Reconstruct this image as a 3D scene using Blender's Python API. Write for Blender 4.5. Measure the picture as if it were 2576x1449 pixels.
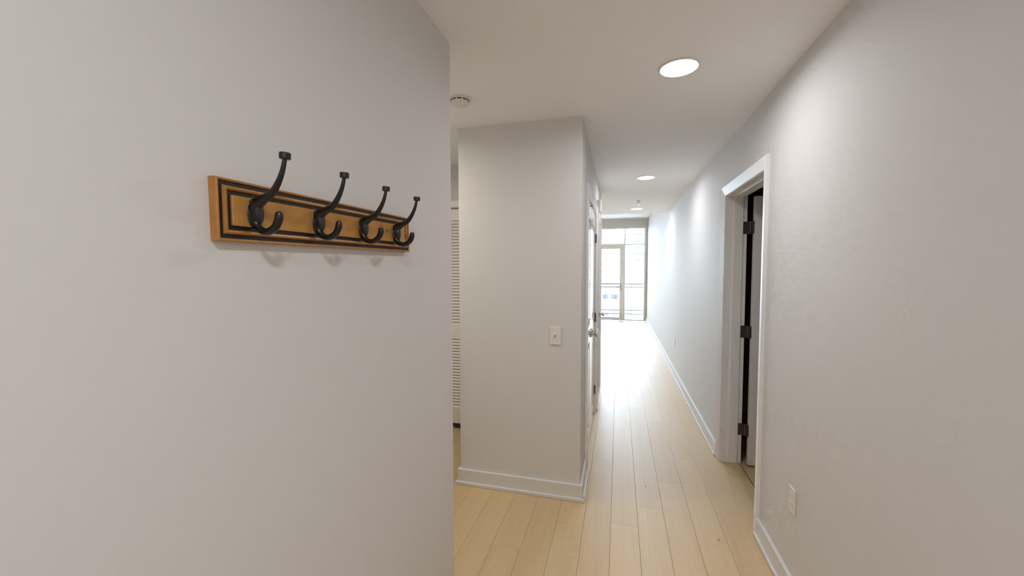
import bpy, bmesh, math, random
from mathutils import Matrix, Vector
random.seed(7)
PI = math.pi
sc = bpy.context.scene
for o in list(bpy.data.objects): bpy.data.objects.remove(o)
COL = sc.collection

# ------------------------------------------------------------------ camera
F_PX, PITCH, YAW, ROLL, CAM_H = 1000.3, .0494, .2620, -.0016, 1.5005
cd = bpy.data.cameras.new('camera'); cam = bpy.data.objects.new('camera', cd); COL.objects.link(cam)
cd.sensor_fit = 'HORIZONTAL'; cd.sensor_width = 36; cd.lens = 36 * F_PX / 2576; cd.clip_start = .02; cd.clip_end = 500
cam.matrix_world = (Matrix.Translation((0, 0, CAM_H)) @ Matrix.Rotation(YAW, 4, 'Z')
                    @ Matrix.Rotation(PI / 2 - PITCH, 4, 'X') @ Matrix.Rotation(ROLL, 4, 'Z'))
sc.camera = cam

# ------------------------------------------------------------------ sky, exposure
wd = bpy.data.worlds.new('overcast_sky'); sc.world = wd; wd.use_nodes = True
bg = wd.node_tree.nodes['Background']
bg.inputs['Color'].default_value = (.69, .81, 1, 1); bg.inputs['Strength'].default_value = 25.0
vs = sc.view_settings
vs.view_transform = 'Standard'; vs.look = 'None'; vs.gamma = 1; vs.use_curve_mapping = False; vs.exposure = 0.0
LAMP_W = 8.0
LAMP_COL = (.95, .965, 1)
cy = sc.cycles
cy.max_bounces = 8; cy.diffuse_bounces = 6; cy.glossy_bounces = 3; cy.transmission_bounces = 2; cy.transparent_max_bounces = 6
cy.caustics_reflective = False; cy.caustics_refractive = False
cy.use_adaptive_sampling = True; cy.adaptive_threshold = .06; cy.adaptive_min_samples = 12

# ------------------------------------------------------------------ main dimensions
XL, YL = -.694, 1.585          # wall carrying the rack, its end
XR = .776                      # right wall
XC, XCL, YC, YE = -.227, -1.053, 2.535, 5.24   # the middle block
HC, HL = 2.44, 2.88            # hall and living room ceilings
YH, YW = 7.2, 11.75            # end of low ceiling, window wall
YB = -1.6                      # wall behind the camera
XA = -2.3                      # alcove end
YK = 3.38                      # louvred closet front
XLL = -3.6                     # living room left wall
WT = .14                       # right wall thickness

# ------------------------------------------------------------------ materials
def nt(name):
    m = bpy.data.materials.new(name); m.use_nodes = True
    n = m.node_tree; b = n.nodes['Principled BSDF']
    return m, n, b
def simple(name, col, rough=.5, metal=0, spec=.5, bump=0, bscale=200, var=0, vscale=8):
    m, n, b = nt(name)
    b.inputs['Base Color'].default_value = (*col, 1); b.inputs['Roughness'].default_value = rough
    b.inputs['Metallic'].default_value = metal; b.inputs['Specular IOR Level'].default_value = spec
    tc = n.nodes.new('ShaderNodeTexCoord')
    if bump:
        t = n.nodes.new('ShaderNodeTexNoise'); t.inputs['Scale'].default_value = bscale; t.inputs['Detail'].default_value = 3
        bp = n.nodes.new('ShaderNodeBump'); bp.inputs['Strength'].default_value = bump; bp.inputs['Distance'].default_value = .002
        n.links.new(tc.outputs['Object'], t.inputs['Vector']); n.links.new(t.outputs['Fac'], bp.inputs['Height'])
        n.links.new(bp.outputs['Normal'], b.inputs['Normal'])
    if var:
        t = n.nodes.new('ShaderNodeTexNoise'); t.inputs['Scale'].default_value = vscale; t.inputs['Detail'].default_value = 4
        r = n.nodes.new('ShaderNodeMapRange'); r.inputs['To Min'].default_value = 1 - var; r.inputs['To Max'].default_value = 1 + var
        x = n.nodes.new('ShaderNodeMix'); x.data_type = 'RGBA'; x.blend_type = 'MULTIPLY'; x.inputs['Factor'].default_value = 1
        x.inputs['A'].default_value = (*col, 1)
        n.links.new(tc.outputs['Object'], t.inputs['Vector']); n.links.new(t.outputs['Fac'], r.inputs['Value'])
        n.links.new(r.outputs['Result'], x.inputs['B']); n.links.new(x.outputs['Result'], b.inputs['Base Color'])
    return m
def wood(name, c1, c2, knot, rough, scale=(60, 2.2, 60), rnd=.05, knots=True, grain=.5, spec=.5):
    m, n, b = nt(name); N = n.nodes; L = n.links
    tc = N.new('ShaderNodeTexCoord'); oi = N.new('ShaderNodeObjectInfo')
    ad = N.new('ShaderNodeVectorMath'); ad.operation = 'MULTIPLY_ADD'
    ad.inputs[1].default_value = (1, 1, 1)
    cb = N.new('ShaderNodeCombineXYZ'); mu = N.new('ShaderNodeMath'); mu.operation = 'MULTIPLY'; mu.inputs[1].default_value = 37
    L.new(oi.outputs['Random'], mu.inputs[0]); L.new(mu.outputs[0], cb.inputs['X']); L.new(mu.outputs[0], cb.inputs['Y'])
    L.new(tc.outputs['Object'], ad.inputs[0]); L.new(cb.outputs[0], ad.inputs[2])
    mp = N.new('ShaderNodeMapping'); mp.inputs['Scale'].default_value = scale; L.new(ad.outputs[0], mp.inputs['Vector'])
    t = N.new('ShaderNodeTexNoise'); t.inputs['Scale'].default_value = 1; t.inputs['Detail'].default_value = 5; t.inputs['Distortion'].default_value = .6
    L.new(mp.outputs[0], t.inputs['Vector'])
    mp2 = N.new('ShaderNodeMapping'); mp2.inputs['Scale'].default_value = tuple(s * .13 for s in scale); L.new(ad.outputs[0], mp2.inputs['Vector'])
    t2 = N.new('ShaderNodeTexNoise'); t2.inputs['Scale'].default_value = 1; t2.inputs['Detail'].default_value = 3
    L.new(mp2.outputs[0], t2.inputs['Vector'])
    mx = N.new('ShaderNodeMix'); mx.data_type = 'FLOAT'; mx.inputs['Factor'].default_value = grain
    L.new(t2.outputs['Fac'], mx.inputs['A']); L.new(t.outputs['Fac'], mx.inputs['B'])
    r = N.new('ShaderNodeValToRGB'); r.color_ramp.elements[0].position = .3; r.color_ramp.elements[1].position = .7
    r.color_ramp.elements[0].color = (*c2, 1); r.color_ramp.elements[1].color = (*c1, 1)
    L.new(mx.outputs['Result'], r.inputs['Fac'])
    rr = N.new('ShaderNodeMapRange'); rr.inputs['To Min'].default_value = 1 - rnd; rr.inputs['To Max'].default_value = 1 + rnd
    L.new(oi.outputs['Random'], rr.inputs['Value'])
    x = N.new('ShaderNodeMix'); x.data_type = 'RGBA'; x.blend_type = 'MULTIPLY'; x.inputs['Factor'].default_value = 1
    L.new(r.outputs['Color'], x.inputs['A']); L.new(rr.outputs['Result'], x.inputs['B'])
    out = x.outputs['Result']
    if knots:
        mk = N.new('ShaderNodeMapping'); mk.inputs['Scale'].default_value = (9, 4.2, 9); L.new(ad.outputs[0], mk.inputs['Vector'])
        v = N.new('ShaderNodeTexVoronoi'); v.inputs['Scale'].default_value = 1; L.new(mk.outputs[0], v.inputs['Vector'])
        k = N.new('ShaderNodeMapRange'); k.inputs['From Min'].default_value = .02; k.inputs['From Max'].default_value = .075
        k.inputs['To Min'].default_value = .75; k.inputs['To Max'].default_value = 0
        L.new(v.outputs['Distance'], k.inputs['Value'])
        sp = N.new('ShaderNodeSeparateColor'); L.new(v.outputs['Color'], sp.inputs[0])
        g = N.new('ShaderNodeMath'); g.operation = 'GREATER_THAN'; g.inputs[1].default_value = .45; L.new(sp.outputs[0], g.inputs[0])
        mm = N.new('ShaderNodeMath'); mm.operation = 'MULTIPLY'; L.new(k.outputs[0], mm.inputs[0]); L.new(g.outputs[0], mm.inputs[1])
        y = N.new('ShaderNodeMix'); y.data_type = 'RGBA'; y.inputs['B'].default_value = (*knot, 1)
        L.new(mm.outputs[0], y.inputs['Factor']); L.new(out, y.inputs['A']); out = y.outputs['Result']
    L.new(out, b.inputs['Base Color'])
    b.inputs['Roughness'].default_value = rough; b.inputs['Specular IOR Level'].default_value = spec
    if knots: b.inputs['Coat Weight'].default_value = .6; b.inputs['Coat Roughness'].default_value = .45
    bp = N.new('ShaderNodeBump'); bp.inputs['Strength'].default_value = .06; bp.inputs['Distance'].default_value = .001
    L.new(t.outputs['Fac'], bp.inputs['Height']); L.new(bp.outputs['Normal'], b.inputs['Normal'])
    return m
M = {}
M['wall'] = simple('wall_paint', (.66, .645, .63), .7, spec=.2)
M['ceil'] = simple('ceiling_paint', (.88, .885, .90), .75, spec=.25)
M['trim'] = simple('trim_paint', (.80, .79, .785), .42, spec=.4)
M['base'] = simple('baseboard_paint', (.68, .665, .65), .45)
M['door'] = simple('door_paint', (.82, .815, .81), .10)
M['louver'] = simple('louver_paint', (.80, .76, .69), .4)
M['plate'] = simple('white_plastic', (.74, .71, .67), .3)
M['slotgrey'] = simple('grey_slot', (.40, .385, .37), .5)
M['slot'] = simple('dark_slot', (.03, .03, .03), .5)
M['plank'] = wood('oak_plank', (.62, .45, .235), (.53, .37, .18), (.10, .055, .03), .47, spec=1.0)
M['sub'] = simple('subfloor', (.16, .10, .05), .8, var=.2)
M['rack'] = wood('honey_pine', (.50, .230, .050), (.31, .122, .022), (.08, .03, .01), .35, scale=(90, 9, 70), rnd=.02, knots=False, grain=.35)
M['rackp'] = wood('honey_pine_panel', (.51, .255, .056), (.36, .165, .032), (.08, .03, .01), .38, scale=(90, 7, 60), rnd=.02, knots=False, grain=.3)
M['groove'] = simple('black_groove_paint', (.010, .006, .005), .5)
M['plug'] = simple('wood_plug', (.23, .085, .02), .5)
M['bronze'] = simple('oil_rubbed_bronze', (.006, .0045, .004), .24, metal=.2, spec=.7, bump=.12, bscale=900)
M['bronzeplate'] = simple('hammered_bronze', (.016, .013, .012), .34, metal=.35, spec=.7, bump=.5, bscale=800)
M['nickel'] = simple('satin_nickel', (.62, .60, .58), .24, metal=1)
M['hinge'] = simple('antique_hinge_metal', (.16, .14, .135), .35, metal=.8)
M['frame'] = simple('window_frame_aluminium', (.80, .81, .81), .4)
M['doorframe'] = simple('balcony_door_frame', (.86, .84, .79), .4)
M['rail'] = simple('railing_paint', (.02, .02, .02), .5)
M['concrete'] = simple('concrete', (.78, .77, .75), .8, var=.08, vscale=4)
M['facade'] = simple('pale_facade', (.80, .79, .77), .8, var=.05, vscale=.4)
M['band'] = simple('grey_band', (.026, .027, .028), .6)
M['farglass'] = simple('far_window_glass', (.022, .023, .024), .6)
M['asphalt'] = simple('street_asphalt', (.72, .71, .70), .9, var=.06, vscale=.6)
M['leaf'] = simple('shrub_leaf', (.028, .032, .018), .8, var=.3, vscale=3)
M['dark'] = simple('shaded_room_paint', (.30, .25, .21), .7)  # wall colour darkened, the unlit room's shade put into it
def emit(name, col, s):
    m, n, b = nt(name); b.inputs['Base Color'].default_value = (.9, .9, .9, 1)
    b.inputs['Emission Color'].default_value = (*col, 1); b.inputs['Emission Strength'].default_value = s
    return m
M['lens'] = emit('lit_lens', (1, .98, .95), 14)
def glass():
    m = bpy.data.materials.new('clear_glass'); m.use_nodes = True; n = m.node_tree; n.nodes.clear()
    o = n.nodes.new('ShaderNodeOutputMaterial'); a = n.nodes.new('ShaderNodeBsdfTransparent'); g = n.nodes.new('ShaderNodeBsdfGlossy')
    a.inputs['Color'].default_value = (.95, .97, .96, 1); g.inputs['Roughness'].default_value = .02
    f = n.nodes.new('ShaderNodeFresnel'); f.inputs['IOR'].default_value = 1.45; x = n.nodes.new('ShaderNodeMixShader')
    n.links.new(f.outputs[0], x.inputs[0]); n.links.new(a.outputs[0], x.inputs[1]); n.links.new(g.outputs[0], x.inputs[2]); n.links.new(x.outputs[0], o.inputs[0])
    return m
M['glass'] = glass()

# ------------------------------------------------------------------ geometry helpers
class MB:
    def __init__(s): s.bm = bmesh.new()
    def box(s, x0, x1, y0, y1, z0, z1, mat=None):
        v = [s.bm.verts.new((x, y, z)) for x in (x0, x1) for y in (y0, y1) for z in (z0, z1)]
        fs = [s.bm.faces.new([v[i] for i in q]) for q in ((0, 1, 3, 2), (4, 6, 7, 5), (0, 4, 5, 1), (2, 3, 7, 6), (0, 2, 6, 4), (1, 5, 7, 3))]
        if mat is not None:
            for q in v: q.co = mat @ q.co
        return s
    def lathe(s, prof, seg=32, mat=None):     # (r, z) about local z
        rings = []
        for r, z in prof:
            if r < 1e-6: rings.append([s.bm.verts.new((0, 0, z))])
            else: rings.append([s.bm.verts.new((r * math.cos(2 * PI * i / seg), r * math.sin(2 * PI * i / seg), z)) for i in range(seg)])
        for a, b in zip(rings, rings[1:]):
            for i in range(seg):
                j = (i + 1) % seg
                if len(a) == 1 and len(b) == 1: continue
                if len(a) == 1: s.bm.faces.new((a[0], b[i], b[j]))
                elif len(b) == 1: s.bm.faces.new((a[i], a[j], b[0]))
                else: s.bm.faces.new((a[i], a[j], b[j], b[i]))
        if mat is not None:
            for r in rings:
                for v in r: v.co = mat @ v.co
        return s
    def tube(s, pts, radii, seg=14, side=Vector((0, 1, 0)), flat=1.0):
        # swept in the plane normal to «side»; flat widens the section along «side»
        pts = [Vector(p) for p in pts]; rings = []
        for i, p in enumerate(pts):
            t = (pts[min(i + 1, len(pts) - 1)] - pts[max(i - 1, 0)]).normalized(); u = t.cross(side).normalized()
            fl = flat[i] if isinstance(flat, (list, tuple)) else flat
            rings.append([s.bm.verts.new(p + u * math.cos(2 * PI * k / seg) * radii[i] + side * math.sin(2 * PI * k / seg) * radii[i] * fl) for k in range(seg)])
        for a, b in zip(rings, rings[1:]):
            for k in range(seg): s.bm.faces.new((a[k], a[(k + 1) % seg], b[(k + 1) % seg], b[k]))
        s.bm.faces.new(rings[0][::-1]); s.bm.faces.new(rings[-1])
        return s
    def frame(s, y0, y1, z0, z1, prof):
        # mitred rectangular frame in the YZ plane; prof = list of (inset, x)
        rings = [[s.bm.verts.new((x, y, z)) for y, z in ((y0 + d, z0 + d), (y1 - d, z0 + d), (y1 - d, z1 - d), (y0 + d, z1 - d))] for d, x in prof]
        for a, b in zip(rings, rings[1:] + rings[:1]):
            for k in range(4): s.bm.faces.new((a[k], a[(k + 1) % 4], b[(k + 1) % 4], b[k]))
        return s
    def build(s, name, mat, parent=None, bevel=0, seg=1, smooth=False, loc=None, rotz=0, col=True):
        bm = s.bm
        bmesh.ops.recalc_face_normals(bm, faces=bm.faces)
        if bevel: bmesh.ops.bevel(bm, geom=[e for e in bm.edges if e.calc_face_angle(0) > .6], offset=bevel, segments=seg, affect='EDGES', profile=.5)
        me = bpy.data.meshes.new(name); bm.to_mesh(me); bm.free()
        me.materials.append(M[mat])
        if smooth:
            for p in me.polygons: p.use_smooth = True
            try: me.set_sharp_from_angle(angle=.7)
            except Exception: pass
        o = bpy.data.objects.new(name, me); COL.objects.link(o)
        if parent: o.parent = parent
        if loc: o.location = loc
        o.rotation_euler.z = rotz
        return o
def smoothpath(pts, n=6):
    # Catmull-Rom through tuples of any length
    out = []
    P = [pts[0]] + list(pts) + [pts[-1]]
    for i in range(1, len(P) - 2):
        for k in range(n):
            t = k / n
            out.append(tuple(.5 * ((2 * b) + (c - a) * t + (2 * a - 5 * b + 4 * c - d) * t * t + (-a + 3 * b - 3 * c + d) * t ** 3)
                             for a, b, c, d in zip(P[i - 1], P[i], P[i + 1], P[i + 2])))
    out.append(tuple(pts[-1])); return out
def tag(o, label, cat, group=None, kind=None):
    o['label'] = label; o['category'] = cat
    if group: o['group'] = group
    if kind: o['kind'] = kind
    return o
def empty(name, loc=(0, 0, 0), rz=0):
    o = bpy.data.objects.new(name, None); o.empty_display_size = .1; COL.objects.link(o); o.location = loc; o.rotation_euler.z = rz; return o
def share(src, name, parent, loc=None, rot=None):
    o = bpy.data.objects.new(name, src.data); COL.objects.link(o); o.parent = parent
    if loc is not None: o.location = loc
    if rot is not None: o.rotation_euler = rot
    return o
def struct(o, label, cat): return tag(o, label, cat, kind='structure')

# ------------------------------------------------------------------ shell
D1a, D1b, DH = 2.52, 3.34, 2.04                   # doorway in the right wall
C1a, C1b = 2.99, 4.13                             # double closet doors
C2a, C2b = 4.50, 5.10                             # second door
floor = struct(MB().box(XLL - .2, 2.2, YB - .1, YW + .1, -.12, -.012).build('floor', 'sub'), 'pale oak plank floor running down the hallway', 'floor')
struct(MB().box(XLL - .1, XR + WT, YB - .1, YH, HC, HL + .1).build('ceiling', 'ceil'), 'low white hallway ceiling with round recessed lights', 'ceiling')
struct(MB().box(XLL - .1, XR + WT, YH + .0005, YW + .2, HL, HL + .1).build('ceiling', 'ceil'), 'higher ceiling over the sunlit room by the window', 'ceiling')
struct(MB().box(XA - .1, XL, YB, YL, 0, HC).build('wall_left', 'wall'), 'light grey wall carrying the wooden coat rack', 'wall')
b = MB()
b.box(XR, XR + WT, YB, D1a - .018, 0, HC).box(XR, XR + WT, D1b + .018, YH, 0, HC).box(XR, XR + WT, D1a - .018, D1b + .018, DH + .018, HC)
b.box(XR, XR + WT, YH, YW, 0, HL)
struct(b.build('wall_right', 'wall'), 'long light grey hallway wall with the open doorway', 'wall')
b = MB()      # block between the alcove and the hall; door recesses on its hall side
R = XC - .05
b.box(XCL, R, YC, YE, 0, HC).box(R, XC, YC, C1a - .015, 0, HC).box(R, XC, C1b + .015, C2a - .015, 0, HC).box(R, XC, C2b + .015, YE, 0, HC)
b.box(R, XC, C1a - .015, C1b + .015, DH + .015, HC).box(R, XC, C2a - .015, C2b + .015, DH + .015, HC)
struct(b.build('wall_middle', 'wall'), 'light grey wall block with the light switch on its end', 'wall')
struct(MB().box(XA - .1, XA, YL, YE, 0, HC).build('wall_alcove', 'wall'), 'grey end wall of the side alcove', 'wall')
struct(MB().box(XA - .1, XR + WT, YB - .1, YB, 0, HC).build('wall_back', 'wall'), 'grey entry wall behind the camera', 'wall')
KA, KB, KH = -2.06, -1.13, 2.05
b = MB().box(XA, KA, YK, YK + .1, 0, HC).box(KB, XCL, YK, YK + .1, 0, HC).box(KA, KB, YK, YK + .1, KH, HC)
b.box(XA, XCL, YK + .7, YK + .8, 0, HC)
struct(b.build('wall_closet', 'wall'), 'grey wall above the louvred closet doors', 'wall')
struct(MB().box(XLL, XCL, YE - .1, YE, 0, HC).build('wall_kitchen', 'wall'), 'grey wall on the near side of the living room', 'wall')
struct(MB().box(XLL - .1, XLL, YE - .1, YW + .2, 0, HL).build('wall_living', 'wall'), 'grey left wall of the living room', 'wall')
WX0, WX1, WTOP = -1.66, .748, 2.66
W2a, W2b = -3.35, -1.95
b = MB().box(WX1, XR + WT, YW, YW + .2, 0, HL).box(W2b, WX0, YW, YW + .2, 0, HL).box(XLL, W2a, YW, YW + .2, 0, HL)
b.box(WX0, WX1, YW, YW + .2, WTOP, HL).box(W2a, W2b, YW, YW + .2, WTOP, HL)
struct(b.build('wall_far', 'wall'), 'narrow wall strips and header around the balcony window', 'wall')
# side room behind the open door
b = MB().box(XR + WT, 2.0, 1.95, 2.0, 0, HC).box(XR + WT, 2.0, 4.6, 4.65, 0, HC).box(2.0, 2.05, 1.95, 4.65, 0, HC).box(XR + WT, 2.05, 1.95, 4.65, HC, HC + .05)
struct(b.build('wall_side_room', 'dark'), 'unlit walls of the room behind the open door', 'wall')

# ------------------------------------------------------------------ floor planks (each its own piece)
PW, GAP = .155, .0007
pl_cache = {}
def plank(x0, x1, y0, y1):
    w, l = x1 - x0 - GAP, y1 - y0 - .0007
    key = (round(w, 4), round(l, 3))
    if key not in pl_cache:
        bb = MB(); h = .012; c = .0010
        sec = [(0, -h), (w, -h), (w, -c), (w - c, 0), (c, 0), (0, -c)]
        a = [bb.bm.verts.new((x, 0, z)) for x, z in sec]; e = [bb.bm.verts.new((x, l, z)) for x, z in sec]
        bb.bm.faces.new(a); bb.bm.faces.new(e[::-1])
        for q in range(6): bb.bm.faces.new((a[q], a[(q + 1) % 6], e[(q + 1) % 6], e[q]))
        o = bb.build('plank', 'plank', floor); pl_cache[key] = o.data
    else:
        o = bpy.data.objects.new('plank', pl_cache[key]); COL.objects.link(o); o.parent = floor
    o.location = (x0 + GAP / 2, y0 + .00035, 0)
FIXED = {0: [1.32, 3.13], -1: [2.28, .4], -3: [2.0, .1], 1: [.75, 2.35, 4.3], 2: [.9, 2.56, 4.4], 3: [1.2, 2.9, 4.03], 4: [1.5, 3.3], -2: [1.1, 2.9]}
def columns():
    k0 = math.floor((XLL + .029) / PW) + 1
    for k in range(k0, 7):
        x1 = -.029 + PW * k; x0 = x1 - PW
        x1 = XR + WT - .002 if k == 6 else x1
        if x0 > XR + WT - .02: continue
        if x1 < XA - .05: spans = [(YE - .1, YW)]
        elif x1 < XL - .01: spans = [(YL - .1, YK + .6), (YE - .1, YW)] if x1 < XCL + .05 else [(YL - .1, YC + .1), (YE - .1, YW)]
        elif x1 < XC: spans = [(YB, YC + .1), (YE - .1, YW)]
        else: spans = [(YB, YW)]
        for a, e in spans:
            cuts = [c for c in FIXED.get(k, []) if a + .2 < c < e - .2]
            y = max(cuts) if cuts else a + random.choice([.35, .6, .9, 1.2, 1.5])
            cuts = cuts + ([] if cuts else [y] if y < e - .3 else [])
            if cuts and min(cuts) - a > 1.9: cuts.append(min(cuts) - 1.6)
            y = max(cuts) if cuts else a
            while y + 1.9 < e - .3:
                y += random.choice([2.0, 2.2, 2.4]); 
                if y < e - .3: cuts.append(y)
            q = [a] + sorted(cuts) + [e]
            for s0, s1 in zip(q, q[1:]): plank(x0, x1, s0, s1)
columns()
for i in range(5):      # room behind the open door
    plank(XR + WT + .003 + PW * i, XR + WT + .003 + PW * (i + 1), 2.02, 3.55 + .2 * (i % 2))
    plank(XR + WT + .003 + PW * i, XR + WT + .003 + PW * (i + 1), 3.55 + .2 * (i % 2), 4.6)

# ------------------------------------------------------------------ baseboards
BH, BT, SH, ST = .105, .017, .022, .014
def base_run(b, x0, y0, x1, y1, nx, ny, e0=0, e1=0):
    # run from (x0,y0) to (x1,y1) on a wall whose outward normal is (nx,ny); e0/e1: 1 = outer corner, lengthen
    for t0, t1, h in ((0, BT, BH), (BT, BT + ST, SH)):
        dx, dy = (1, 0) if abs(x1 - x0) > abs(y1 - y0) else (0, 1)
        xa, ya = x0 - dx * e0 * t1, y0 - dy * e0 * t1; xb, yb = x1 + dx * e1 * t1, y1 + dy * e1 * t1
        X = sorted((xa + nx * t0, xb + nx * t1)) if nx else sorted((xa, xb)); Y = sorted((ya + ny * t0, yb + ny * t1)) if ny else sorted((ya, yb))
        b.box(X[0], X[1], Y[0], Y[1], .0005, h)
def base(side, label, *runs):
    b = MB()
    for r in runs: base_run(b, *r)
    return struct(b.build('baseboard_' + side, 'base', bevel=.002), label, 'baseboard')
CW, CT = .072, .016           # casing
base('right', 'pale stepped baseboard below the near wall outlet', (XR, YB, XR, D1a - CW - .004, -1, 0))
base('hall', 'pale stepped baseboard along the long wall past the open doorway', (XR, D1b + CW + .004, XR, YW, -1, 0))
base('middle', 'pale stepped baseboard wrapping the wall block under the light switch',
     (XCL, YC, XC, YC, 0, -1, 1, 1), (XC, YC, XC, C1a - CW - .004, 1, 0), (XCL, YC, XCL, YK, -1, 0))
base('left', 'pale stepped baseboard below the coat rack wall', (XL, YB, XL, YL, 1, 0, 0, 1), (XA, YL, XL, YL, 0, 1))
base('closet', 'pale baseboard beside the louvred closet', (XA, YK, KA - .06, YK, 0, -1))
base('alcove', 'pale baseboard along the end wall of the alcove', (XA, YL + .04, XA, YK - .04, 1, 0))
base('between', 'short pale baseboard between the two closed white doors', (XC, C1b + CW + .004, XC, C2a - CW - .004, 1, 0))
base('living', 'pale baseboard of the living room left wall', (XLL, YE, XLL, YW, 1, 0))

# ------------------------------------------------------------------ door casings and jambs
def casing(n, x, nx, ya, yb, zh, label):
    # flat casing with eased inner lip; one mesh per side
    e = empty('trim_%d' % n, (x, (ya + yb) / 2, 0)); struct(e, label, 'door casing')
    prof = [(.004, 0), (.004, .0055), (.010, .0065), (CW - .004, .0185), (CW, .0165), (CW, 0)]
    h = (yb - ya) / 2
    def piece(name, ends):
        b = MB(); rings = [[b.bm.verts.new((nx * t, *f(d))) for d, t in prof] for f in ends]
        for q in range(len(prof)):
            r = (q + 1) % len(prof); b.bm.faces.new((rings[0][q], rings[0][r], rings[1][r], rings[1][q]))
        b.bm.faces.new(rings[0]); b.bm.faces.new(rings[1][::-1])
        return b.build(name, 'trim', e)
    for s_ in (-1, 1): piece('side_casing', (lambda d: (s_ * (h + d), .0005), lambda d: (s_ * (h + d), zh + d)))
    piece('head_casing', (lambda d: (-h - d, zh + d), lambda d: (h + d, zh + d)))
    return e
casing(1, XR, -1, D1a, D1b, DH, 'white casing framing the open doorway')
casing(2, XC, 1, C1a, C1b, DH, 'white casing around the closed double closet doors')
casing(3, XC, 1, C2a, C2b, DH, 'white casing around the closed door nearest the living room')
# jamb liner of the open doorway with stops
e = struct(empty('trim_4', (0, 0, 0)), 'white jamb lining the open doorway', 'door jamb')
for y0, y1 in ((D1a - .018, D1a), (D1b, D1b + .018)): MB().box(XR + .0005, XR + WT + .006, y0, y1, .0005, DH + .018).build('side_jamb', 'trim', e)
MB().box(XR + .0005, XR + WT + .006, D1a, D1b, DH, DH + .018).build('head_jamb', 'trim', e)
sx0, sx1 = XR + .055, XR + WT - .022
for y0, y1 in ((D1a, D1a + .011), (D1b - .011, D1b)): MB().box(sx0, sx1, y0, y1, .0005, DH).build('door_stop', 'trim', e, bevel=.002)
MB().box(sx0, sx1, D1a + .011, D1b - .011, DH - .011, DH).build('door_stop', 'trim', e, bevel=.002)

# ------------------------------------------------------------------ door leaves
def leaf(parent, w, h, t, mat='door', z0=.012, panels=((.12, .88), (1.02, 1.9))):
    # local: hinge edge at x=0, faces at y=0 (seen) and y=t
    st = .11; b = MB()
    b.box(0, st, 0, t, z0, h).box(w - st, w, 0, t, z0, h)
    zs = [z0] + [q for p in panels for q in p] + [h]
    for a, c in zip(zs[::2], zs[1::2]): b.box(st, w - st, 0, t, a, c)
    o = b.build('leaf', mat, parent)
    for a, c in panels:
        pb = MB(); pb.box(st, w - st, .009, t - .009, a, c)
        p = pb.build('panel', mat, o)
        q = MB(); q.box(st + .045, w - st - .045, .003, t - .003, a + .045, c - .045)
        q.build('raised_field', mat, p, bevel=.012)
    return o
def hinge(parent, x, y, z, lx, ly):
    # barrel + two leaves with screws; lx: direction of plates
    b = MB(); b.lathe([(0, -.046), (.0065, -.046), (.0065, .046), (0, .046)], 12, Matrix.Translation((x, y, z)))
    h = b.build('hinge', 'hinge', parent, smooth=True)
    return h
def knob(parent, loc, dirx):
    b = MB(); m = Matrix.Translation(loc) @ (Matrix.Rotation(PI / 2, 4, 'Y') if dirx else Matrix.Rotation(PI / 2, 4, 'X'))
    b.lathe([(0, 0), (.031, 0), (.032, .006), (.026, .011), (.012, .014), (.0115, .032), (.018, .038), (.027, .046), (.029, .054), (.026, .062), (.016, .066), (0, .067)], 28, m)
    return b.build('knob', 'nickel', parent, smooth=True)
# door_1: open into the side room, hinged on the far jamb
PX, PY = XR + WT + .03, D1b - .004
d1 = struct(empty('door_1', (PX, PY, 0)), 'white door swung open into the dark side room', 'door')
lf = leaf(d1, .80, 2.025, .035); lf.location = (.012, -.041, 0)
for z in (.27, 1.02, 1.80):
    hb = MB(); hb.lathe([(0, -.046), (.0065, -.046), (.0065, .046), (0, .046)], 12, Matrix.Translation((-.004, -.008, z)))
    hb.box(-.052, -.006, -.0008, .0015, z - .045, z + .045).box(.0, .0115, -.012, -.009, z - .045, z + .045)
    hb.box(.0095, .0125, -.041, -.01, z - .045, z + .045)
    hg = hb.build('hinge', 'hinge', d1, smooth=True)
    for sxx, dz in ((-.033, .03), (-.042, 0), (-.033, -.03)):
        MB().lathe([(0, .001), (.004, .001), (.0045, 0)], 10, Matrix.Translation((sxx, -.0009, z + dz)) @ Matrix.Rotation(PI / 2, 4, 'X')).build('screw', 'slot', hg)
knob(d1, (.74, -.041, .95), 0)
# closet double doors and the second door on the hall side of the block
def hall_door(n, ya, yb, label, pair):
    d = struct(empty('door_%d' % n, (XC, (ya + yb) / 2, 0)), label, 'door')
    h = (yb - ya) / 2; fx = -.006
    b = MB()       # thin jamb lining
    b.box(-.05, .0, -h - .0145, -h, .0005, DH + .0145).box(-.05, .0, h, h + .0145, .0005, DH + .0145).box(-.05, .0, -h, h, DH, DH + .0145)
    b.build('jamb', 'trim', d)
    def put(y, w, flip):
        lf = leaf(d, w, DH - .004, .034)
        # face y=0 must look towards +x
        lf.location = (fx, y, 0); lf.rotation_euler.z = PI / 2
        return lf
    w = h - .0035 if pair else 2 * h - .005
    put(-h + .0025, w, 0)
    if pair: put(.001, w, 0)
    for z in (.25, 1.0, 1.80):
        for yy in ((-h, h) if pair else (-h,)):
            hb = MB(); hb.lathe([(0, -.045), (.0065, -.045), (.0065, .045), (0, .045)], 12, Matrix.Translation((.003, yy, z)))
            hb.box(-.004, .0015, yy - .007, yy + .02 * (1 if yy < 0 else -1), z - .045, z + .045)
            hb.build('hinge', 'hinge', d, smooth=True)
    if pair:
        for yy in (-.055, .055): knob(d, (fx, yy, .93), 1)
        for yy in (-.03, .03): MB().box(-.004, .006, yy - .02, yy + .02, DH - .012, DH - .002).build('ball_catch', 'hinge', d)
    else: knob(d, (fx, h - .06, .93), 1)
hall_door(2, C1a, C1b, 'pair of white closet doors with round nickel knobs', True)
hall_door(3, C2a, C2b, 'single white hallway door past the closet doors', False)

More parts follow.
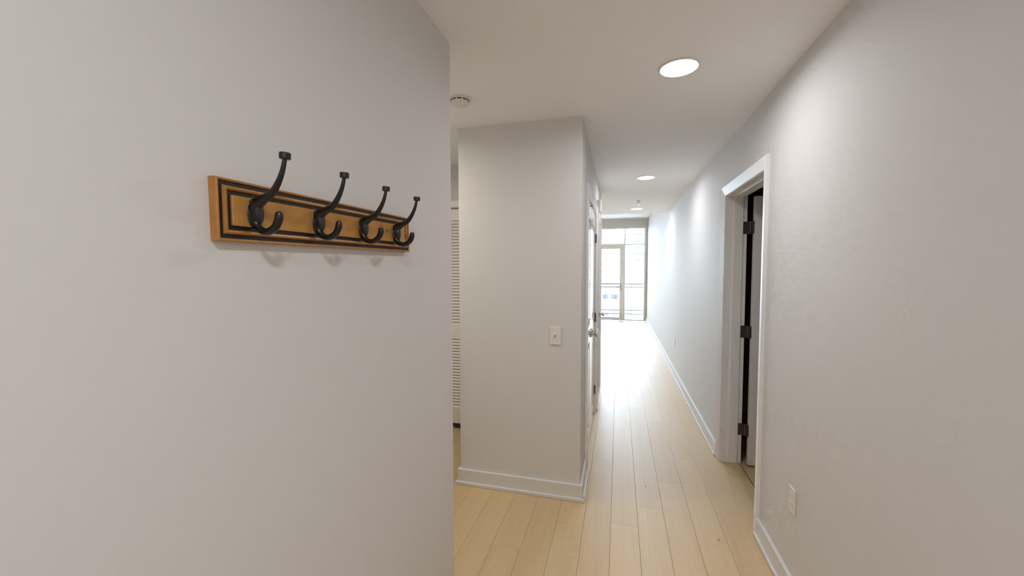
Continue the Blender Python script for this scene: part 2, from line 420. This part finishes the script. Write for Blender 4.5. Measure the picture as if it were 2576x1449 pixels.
# louvred bifold closet door in the alcove
d = struct(empty('door_4', ((KA + KB) / 2, YK + .03, 0)), 'cream louvred bifold closet door seen through the gap', 'door')
pw = (KB - KA) / 2 - .004
tpl = {}
for s in (-1, 1):
    cx = s * (pw / 2 + .002); z0, z1 = .047, KH - .005; st = .05
    fb = MB(); fb.box(cx - pw / 2, cx - pw / 2 + st, 0, .03, z0, z1).box(cx + pw / 2 - st, cx + pw / 2, 0, .03, z0, z1)
    for a, c in ((z0, .20), (.845, .977), (1.94, z1)): fb.box(cx - pw / 2 + st, cx + pw / 2 - st, 0, .03, a, c)
    fr = fb.build('louver_frame', 'louver', d, bevel=.002)
    for a, c in ((.20, .845), (.977, 1.94)):
        n = round((c - a) / .0285)
        for i in range(n):
            z = a + (i + .5) * (c - a) / n
            if 'm' not in tpl:
                o = MB().box(-(pw / 2 - st), pw / 2 - st, -.0185, .0185, -.0035, .0035).build('slat', 'louver', fr); tpl['m'] = o
            else: o = share(tpl['m'], 'slat', fr)
            o.location = (cx, .015, z); o.rotation_euler = (math.radians(52), 0, 0)
MB().lathe([(0, 0), (.012, .004), (.016, .014), (.013, .022), (0, .025)], 20, Matrix.Translation((.07, 0, .92)) @ Matrix.Rotation(PI / 2, 4, 'X')).build('knob', 'louver', d, smooth=True)
MB().box(.118, .32, .004, .026, .006, .046).build('bracket_gap_shade', 'slot', d)  # black block, pivot bracket lengthened to stand in for the shaded gap below
e = struct(empty('trim_5', (KB, YK, 0)), 'pale casing around the louvred closet', 'door casing')
MB().box(.004, .06, -.015, 0, .0005, KH + .004).build('side_casing', 'trim', e, bevel=.002)
MB().box(KA - KB - .06, KA - KB - .004, -.015, 0, .0005, KH + .004).build('side_casing', 'trim', e, bevel=.002)
MB().box(KA - KB - .06, .06, -.015, 0, KH + .004, KH + .06).build('head_casing', 'trim', e, bevel=.002)

# ------------------------------------------------------------------ coat rack
RT = .018
RY0, RY1, RZ0, RZ1 = .541, 1.199, 1.553, 1.665
rc = ((RY0 + RY1) / 2, (RZ0 + RZ1) / 2)
rack = empty('coat_rack', (XL + .0006, rc[0], rc[1])); rack.rotation_euler.x = .0085
tag(rack, 'honey wood wall rack with black grooves and four dark hooks', 'coat rack')
hy, hz = (RY1 - RY0) / 2, (RZ1 - RZ0) / 2
MB().box(.001, RT - .0045, -hy + .003, hy - .003, -hz + .003, hz - .003).build('backboard', 'groove', rack)
rim = MB().frame(-hy, hy, -hz, hz, [(0, 0), (0, RT - .003), (.0015, RT - .0005), (.0038, RT - .0008), (.0050, RT - .003), (.0050, 0)]).build('rim_moulding', 'rack', rack)
bead = MB().frame(-hy, hy, -hz, hz, [(.0124, .004), (.0124, RT - .003), (.0140, RT), (.0165, RT + .0008), (.0190, RT), (.0206, RT - .003), (.0206, .004)]).build('bead_moulding', 'rack', rack)
MB().box(.004, RT, -hy + .0285, hy - .0285, -hz + .0285, hz - .0285).build('panel', 'rackp', rack, bevel=.001)
MB().lathe([(0, .0012), (.004, .001), (.0058, 0), (.0058, -.004)], 16, Matrix.Translation((RT, 1.066 - rc[0], 1.613 - rc[1])) @ Matrix.Rotation(PI / 2, 4, 'Y')).build('screw_plug', 'plug', rack, smooth=True)
# hook, drawn in X (out of the wall) and Z, relative to the plate centre on the board face
up = [(.000, .000, .0090, 1.15), (.004, .010, .0115, 1.1), (.012, .0190, .0110, 1), (.026, .0265, .0086, 1), (.045, .036, .0070, .95), (.060, .054, .0058, .95), (.0705, .074, .0047, 1), (.0765, .0935, .0040, 1), (.0775, .099, .0042, 1)]
lo = [(.001, .006, .0085, 1.15), (.003, -.006, .0085, 1.15), (.0065, -.021, .0078, 1), (.0185, -.0325, .0068, .95), (.034, -.0350, .0070, .95), (.050, -.0270, .0074, .95), (.0580, -.0150, .0076, .95), (.0600, -.0055, .0074, .95), (.0604, .0000, .0055, .95), (.0605, .0018, .0022, .95)]
hook_y = [.612, .777, .943, 1.109]
parts = {}
def hook(y):
    h = None
    def mk(name, fn, mat, parent):
        if name in parts: return share(parts[name], name, parent)
        o = fn().build(name, mat, parent, smooth=True); parts[name] = o; return o
    def plate():
        b = MB(); b.lathe([(0, .0165), (.0088, .0162), (.0096, .0150), (.0106, .008), (.0125, .002), (.0138, .0005), (.0138, -.0002)], 40)
        for v in b.bm.verts: v.co = Vector((v.co.z, v.co.x, v.co.y * (1.95 + 6 * max(0, .0138 - abs(v.co.z)) )))
        return b
    def face():
        b = MB(); b.lathe([(0, .0022), (.004, .0019), (.0072, .0010), (.0088, -.0004), (.0088, -.003)], 32)
        for v in b.bm.verts: v.co = Vector((v.co.z + .0162, v.co.x, v.co.y * 2.25))
        return b
    h = mk('hook', plate, 'bronze', rack)
    mk('hammered_face', face, 'bronzeplate', h)
    h.location = (RT, y - rc[0], 1.608 - rc[1])
    def tb(p): 
        q = smoothpath(p, 5); return MB().tube([(a[0], 0, a[1]) for a in q], [a[2] for a in q], 16, flat=[a[3] for a in q])
    mk('upper_prong', lambda: tb(up), 'bronze', h); mk('lower_prong', lambda: tb(lo), 'bronze', h)
    mk('end_cap', lambda: MB().lathe([(0, -.001), (.0088, -.001), (.0100, .0002), (.0101, .0098), (.0092, .0108), (0, .0110)], 28, Matrix.Translation((.0778, 0, .0975)) @ Matrix.Rotation(.06, 4, 'Y')), 'bronze', h)
for y in hook_y: hook(y)

# ------------------------------------------------------------------ recessed ceiling lights
def downlight(x, y, label, proto=[None], k=1, col=LAMP_COL):
    e = empty('ceiling_light', (x, y, HC)); tag(e, label, 'ceiling light', 'round recessed hallway lights')
    if proto[0] is None:
        t = MB().lathe([(.092, 0), (.0915, -.004), (.088, -.0065), (.083, -.006), (.082, .0)], 48).build('trim_ring', 'plate', e, smooth=True)
        l = MB().lathe([(0, -.0045), (.05, -.0042), (.0825, -.003), (.0825, -.0005), (0, -.0005)], 48).build('lens', 'lens', e, smooth=True)
        proto[0] = (t, l)
    else:
        share(proto[0][0], 'trim_ring', e); share(proto[0][1], 'lens', e)
    ld = bpy.data.lights.new('lamp_light', 'AREA'); ld.shape = 'DISK'; ld.size = .16; ld.energy = LAMP_W * k; ld.color = col; ld.spread = math.radians(170)
    lo_ = bpy.data.objects.new('lamp_light', ld); COL.objects.link(lo_); lo_.parent = e; lo_.location = (0, 0, -.0075)
downlight(.262, -.22, 'lit round recessed ceiling light in front of the coat rack wall', k=1.24)
downlight(.262, -1.25, 'added round recessed ceiling light just inside the entry wall, softening shadows', k=1.24)  # added lamp behind the camera, softens the hook shadows and evens the rack wall
downlight(-1.62, 2.1, 'added unseen round recessed ceiling light brightening the closet alcove', k=1.33, col=(1, .955, .85))  # added lamp out of view, brightens the dark alcove strip
downlight(.262, 2.05, 'lit round recessed ceiling light nearest the open doorway', k=.85)
downlight(.262, 4.39, 'lit round recessed ceiling light between the doorway and the sprinkler', k=.85)
downlight(.262, 6.64, 'lit round recessed ceiling light between the sprinkler and the window', k=.85)

# ------------------------------------------------------------------ ceiling devices
e = tag(empty('smoke_detector', (-.862, 2.105, HC)), 'round white smoke detector on the ceiling beside the wall block', 'smoke detector')
MB().lathe([(0, -.001), (.055, -.001), (.056, -.007), (.054, -.010), (.047, -.010)], 40).build('base_ring', 'plate', e, smooth=True)
MB().lathe([(.0490, -.0095), (.0490, -.021), (.046, -.0295), (.035, -.0345), (.016, -.0365), (0, -.037)], 40).build('cover', 'plate', e, smooth=True)
for i in range(10):
    a = 2 * PI * i / 10
    MB().box(.0482, .0500, -.011, .011, -.0165, -.0115, Matrix.Rotation(a, 4, 'Z')).build('vent_slot', 'slot', e)
e = tag(empty('sprinkler_head', (.255, 5.87, HC)), 'small white and chrome fire sprinkler on the hallway ceiling', 'sprinkler')
MB().lathe([(0, -.001), (.036, -.001), (.036, -.004), (.026, -.010), (.014, -.012), (0, -.012)], 32).build('escutcheon', 'plate', e, smooth=True)
b = MB().lathe([(0, -.010), (.009, -.012), (.009, -.022), (0, -.022)], 14)
b.box(-.014, -.010, -.003, .003, -.05, -.012).box(.010, .014, -.003, .003, -.05, -.012).box(-.014, .014, -.003, .003, -.053, -.049)
b.build('body', 'hinge', e)
MB().lathe([(0, -.053), (.013, -.053), (.015, -.055), (0, -.056)], 20).build('deflector', 'nickel', e)

# ------------------------------------------------------------------ switches, outlets, chime
def plate_at(name, loc, rz, label, cat, group, kind):
    # local: plate in XZ facing -Y
    e = tag(empty(name, loc, rz), label, cat, group)
    pb = MB().box(-.035, .035, -.006, -.0003, -.0575, .0575).build('cover_plate', 'plate', e, bevel=.002, seg=2)
    if kind == 'switch':
        MB().box(-.0055, .0055, -.0066, -.006, -.0125, .0125).build('toggle_slot', 'slotgrey', e)
        MB().box(-.004, .004, -.018, -.005, -.004, .004, Matrix.Translation((0, 0, .004)) @ Matrix.Rotation(-.45, 4, 'X')).build('toggle', 'plate', e, bevel=.001)
        sc_z = (.030, -.030)
    else:
        for z in (.0195, -.0195):
            q = MB().box(-.0165, .0165, -.0075, -.0058, z - .014, z + .014).build('socket', 'plate', e, bevel=.0012)
            for sx_, w in ((-.0065, .0012), (.0065, .0010)): MB().box(sx_ - w, sx_ + w, -.0078, -.0072, z - .001, z + .0075).build('slot', 'slotgrey', q)
            MB().lathe([(0, .0004), (.0025, .0004), (.0025, 0)], 10, Matrix.Translation((0, -.0074, z - .0075)) @ Matrix.Rotation(PI / 2, 4, 'X')).build('ground_hole', 'slotgrey', q)
        sc_z = (0,)
    for z in sc_z: MB().lathe([(0, .0008), (.0028, .0006), (.0032, 0)], 12, Matrix.Translation((0, -.006, z)) @ Matrix.Rotation(PI / 2, 4, 'X')).build('screw', 'plate', e)
plate_at('light_switch', (-.3905, YC, 1.066), 0, 'white toggle light switch on the end of the wall block', 'light switch', None, 'switch')
plate_at('light_switch', (XC, 4.33, 1.11), PI / 2, 'white light switch between the closet doors and the next door', 'light switch', None, 'switch')
OG = 'white outlets low on the long wall'
plate_at('wall_outlet', (XR, 2.027, .447), -PI / 2, 'white wall outlet above the baseboard near the open doorway', 'outlet', OG, 'outlet')
plate_at('wall_outlet', (XR, 6.0, .445), -PI / 2, 'white wall outlet midway along the long hallway wall', 'outlet', OG, 'outlet')
plate_at('wall_outlet', (XR, 10.09, .42), -PI / 2, 'white wall outlet close to the balcony window', 'outlet', OG, 'outlet')
e = tag(empty('door_chime', (XC, 4.34, 2.16)), 'pale grey door chime box high on the wall between white doors', 'door chime')
MB().box(.0003, .04, -.085, .085, -.052, .052).build('cover', 'trim', e, bevel=.004, seg=2)
MB().box(.0385, .0415, -.06, .06, -.03, .03).build('grille', 'plate', e, bevel=.001)

# ------------------------------------------------------------------ balcony window
w1 = struct(empty('window_1', (0, YW + .06, 0)), 'tall balcony window with glazed door and sidelights', 'window')
def bar(name, x0, x1, z0, z1, mat='frame', d0=0, d1=.07, p=w1, bev=.002): return MB().box(x0, x1, d0, d1, z0, z1).build(name, mat, p, bevel=bev)
def pane(x0, x1, z0, z1, p=w1): return MB().box(x0, x1, .03, .036, z0, z1).build('pane', 'glass', p)
bar('frame_jamb', .692, WX1 - .0005, .0005, WTOP - .0005); bar('frame_jamb', WX0 + .0005, WX0 + .055, .0005, WTOP - .0005)
bar('frame_head', WX0 + .055, .692, WTOP - .04, WTOP - .0005); bar('frame_sill', WX0 + .055, .692, .0005, .03)
bar('mullion', .145, .178, .03, WTOP - .04); bar('mullion', -.975, -.95, .03, WTOP - .04)
for x0, x1 in ((.175, .692), (WX0 + .055, -.975)):
    bar('transom_bar', x0, x1, 2.157, 2.189)
    pane(x0, x1, .03, 2.160); pane(x0, x1, 2.185, WTOP - .04)
bar('door_jamb', .093, .150, .03, 2.2, 'doorframe', -.01, .075); bar('door_jamb', -.95, -.893, .03, 2.2, 'doorframe', -.01, .075)
bar('door_head', -.893, .093, 2.13, 2.2, 'doorframe', -.01, .075); pane(-.95, .150, 2.2, WTOP - .04)
bd = bar('balcony_door', .026, .093, .035, 2.13, 'doorframe', 0, .06); 
bar('door_stile', -.893, -.826, .035, 2.13, 'doorframe', 0, .06, bd); bar('door_rail', -.826, .026, 2.05, 2.13, 'doorframe', 0, .06, bd); bar('door_rail', -.826, .026, .035, .085, 'doorframe', 0, .06, bd)
pane(-.826, .026, .085, 2.05, bd)
hb = MB().box(.05, .068, -.014, 0, .86, 1.06).box(.052, .066, -.045, -.014, .975, .989).box(-.06, .066, -.055, -.043, .975, .989)
hb.build('handle', 'nickel', bd, bevel=.002)
w2 = struct(empty('window_2', (0, YW + .06, 0)), 'unseen tall fixed window added to light the living room left part', 'window')  # unseen window, added to let more daylight into the living room
bar('frame_jamb', W2a + .0005, W2a + .05, .0005, WTOP - .0005, p=w2); bar('frame_jamb', W2b - .05, W2b - .0005, .0005, WTOP - .0005, p=w2)
bar('frame_head', W2a + .05, W2b - .05, WTOP - .04, WTOP - .0005, p=w2); bar('frame_sill', W2a + .05, W2b - .05, .0005, .03, p=w2)
bar('transom_bar', W2a + .05, W2b - .05, 2.16, 2.185, p=w2); pane(W2a + .05, W2b - .05, .03, 2.16, w2); pane(W2a + .05, W2b - .05, 2.185, WTOP - .04, w2)

# ------------------------------------------------------------------ outside
YR = 13.0
tag(MB().box(-4.2, 1.6, YW + .2, YR + .12, -.22, -.02).build('balcony_slab', 'concrete', bevel=.01), 'concrete balcony floor outside the glazed door', 'balcony')
e = tag(empty('balcony_railing', (-1.3, YR, -.02)), 'thin dark metal balcony railing with upright bars', 'railing')
for z, h in ((1.003, .040), (.903, .034), (.172, .034), (.058, .034)):
    MB().box(-2.85, 2.85, -.016, .016, z + .02 - h / 2, z + .02 + h / 2).build('rail', 'rail', e)
for x in (-2.83, 2.83): MB().box(x - .02, x + .02, -.02, .02, 0, 1.03).build('post', 'rail', e)
t0 = None
for i in range(51):
    x = -2.75 + i * .11
    if t0 is None: t0 = MB().box(-.007, .007, -.007, .007, .192, .903).build('baluster', 'rail', e); t0.location.x = x
    else: share(t0, 'baluster', e, (x, 0, 0))
tag(MB().box(-70, 70, YW + 4, 170, -7.2, -7).build('street_ground', 'asphalt'), 'pale street ground below the balcony', 'ground')
g = tag(empty('apartment_block', (7.0, 60, -7)), 'pale tall building with grey balcony bands across the street', 'building')
MB().box(-5.0, 9, 0, 12, 0, 26).build('wall', 'facade', g)
for i in range(20):
    z = 9.5 + i * .92 - (0.05 if i % 2 else 0)
    MB().box(-4.9 + (.25 if i % 3 == 2 else 0), -3.3, -.25, 0, z, z + .3).build('balcony_band', 'band', g)
for i in range(5):
    for j in range(4): 
        f = MB().box(-1.6 + j * 2.5, -.2 + j * 2.5, -.06, 0, 2 + i * 4.2, 3.9 + i * 4.2).build('window', 'facade', g)
        MB().box(-1.5 + j * 2.5, -.3 + j * 2.5, -.08, -.06, 2.1 + i * 4.2, 3.8 + i * 4.2).build('pane', 'farglass', f)
g = tag(empty('low_building', (-9, 64, -7)), 'low pale building with a row of windows beyond the railing', 'building')
MB().box(-16, 10.0, 0, 10, 0, 6.7).build('wall', 'facade', g)
MB().box(-16.2, 10.2, -.2, 10.2, 6.7, 6.95).build('roof_edge', 'concrete', g)
for i in range(17):
    x = -15.3 + i * 1.45
    f = MB().box(x, x + 1.1, -.06, 0, 3.6, 4.5).build('window', 'facade', g); MB().box(x + .08, x + 1.02, -.08, -.06, 3.68, 4.42).build('pane', 'farglass', f)
def shrub(x, y, r, label):
    bm = bmesh.new(); bmesh.ops.create_icosphere(bm, subdivisions=3, radius=r)
    for v in bm.verts: v.co *= 1 + random.uniform(-.22, .22); v.co.z *= 1.1
    e = tag(empty('street_tree', (x, y, -7)), label, 'tree', 'small trees beyond the railing')
    b = MB(); b.bm.free(); b.bm = bm; o = b.build('crown', 'leaf', e); o.location.z = r + 1.0
    MB().lathe([(0, 0), (.09, 0), (.06, 1.4), (0, 1.4)], 10).build('trunk', 'band', e)
for x in (-3.2, -1.6, -.1, 1.2, 2.4): shrub(x, 57 + random.uniform(-1, 1), random.uniform(.45, .75), 'small street tree in front of the low pale building')
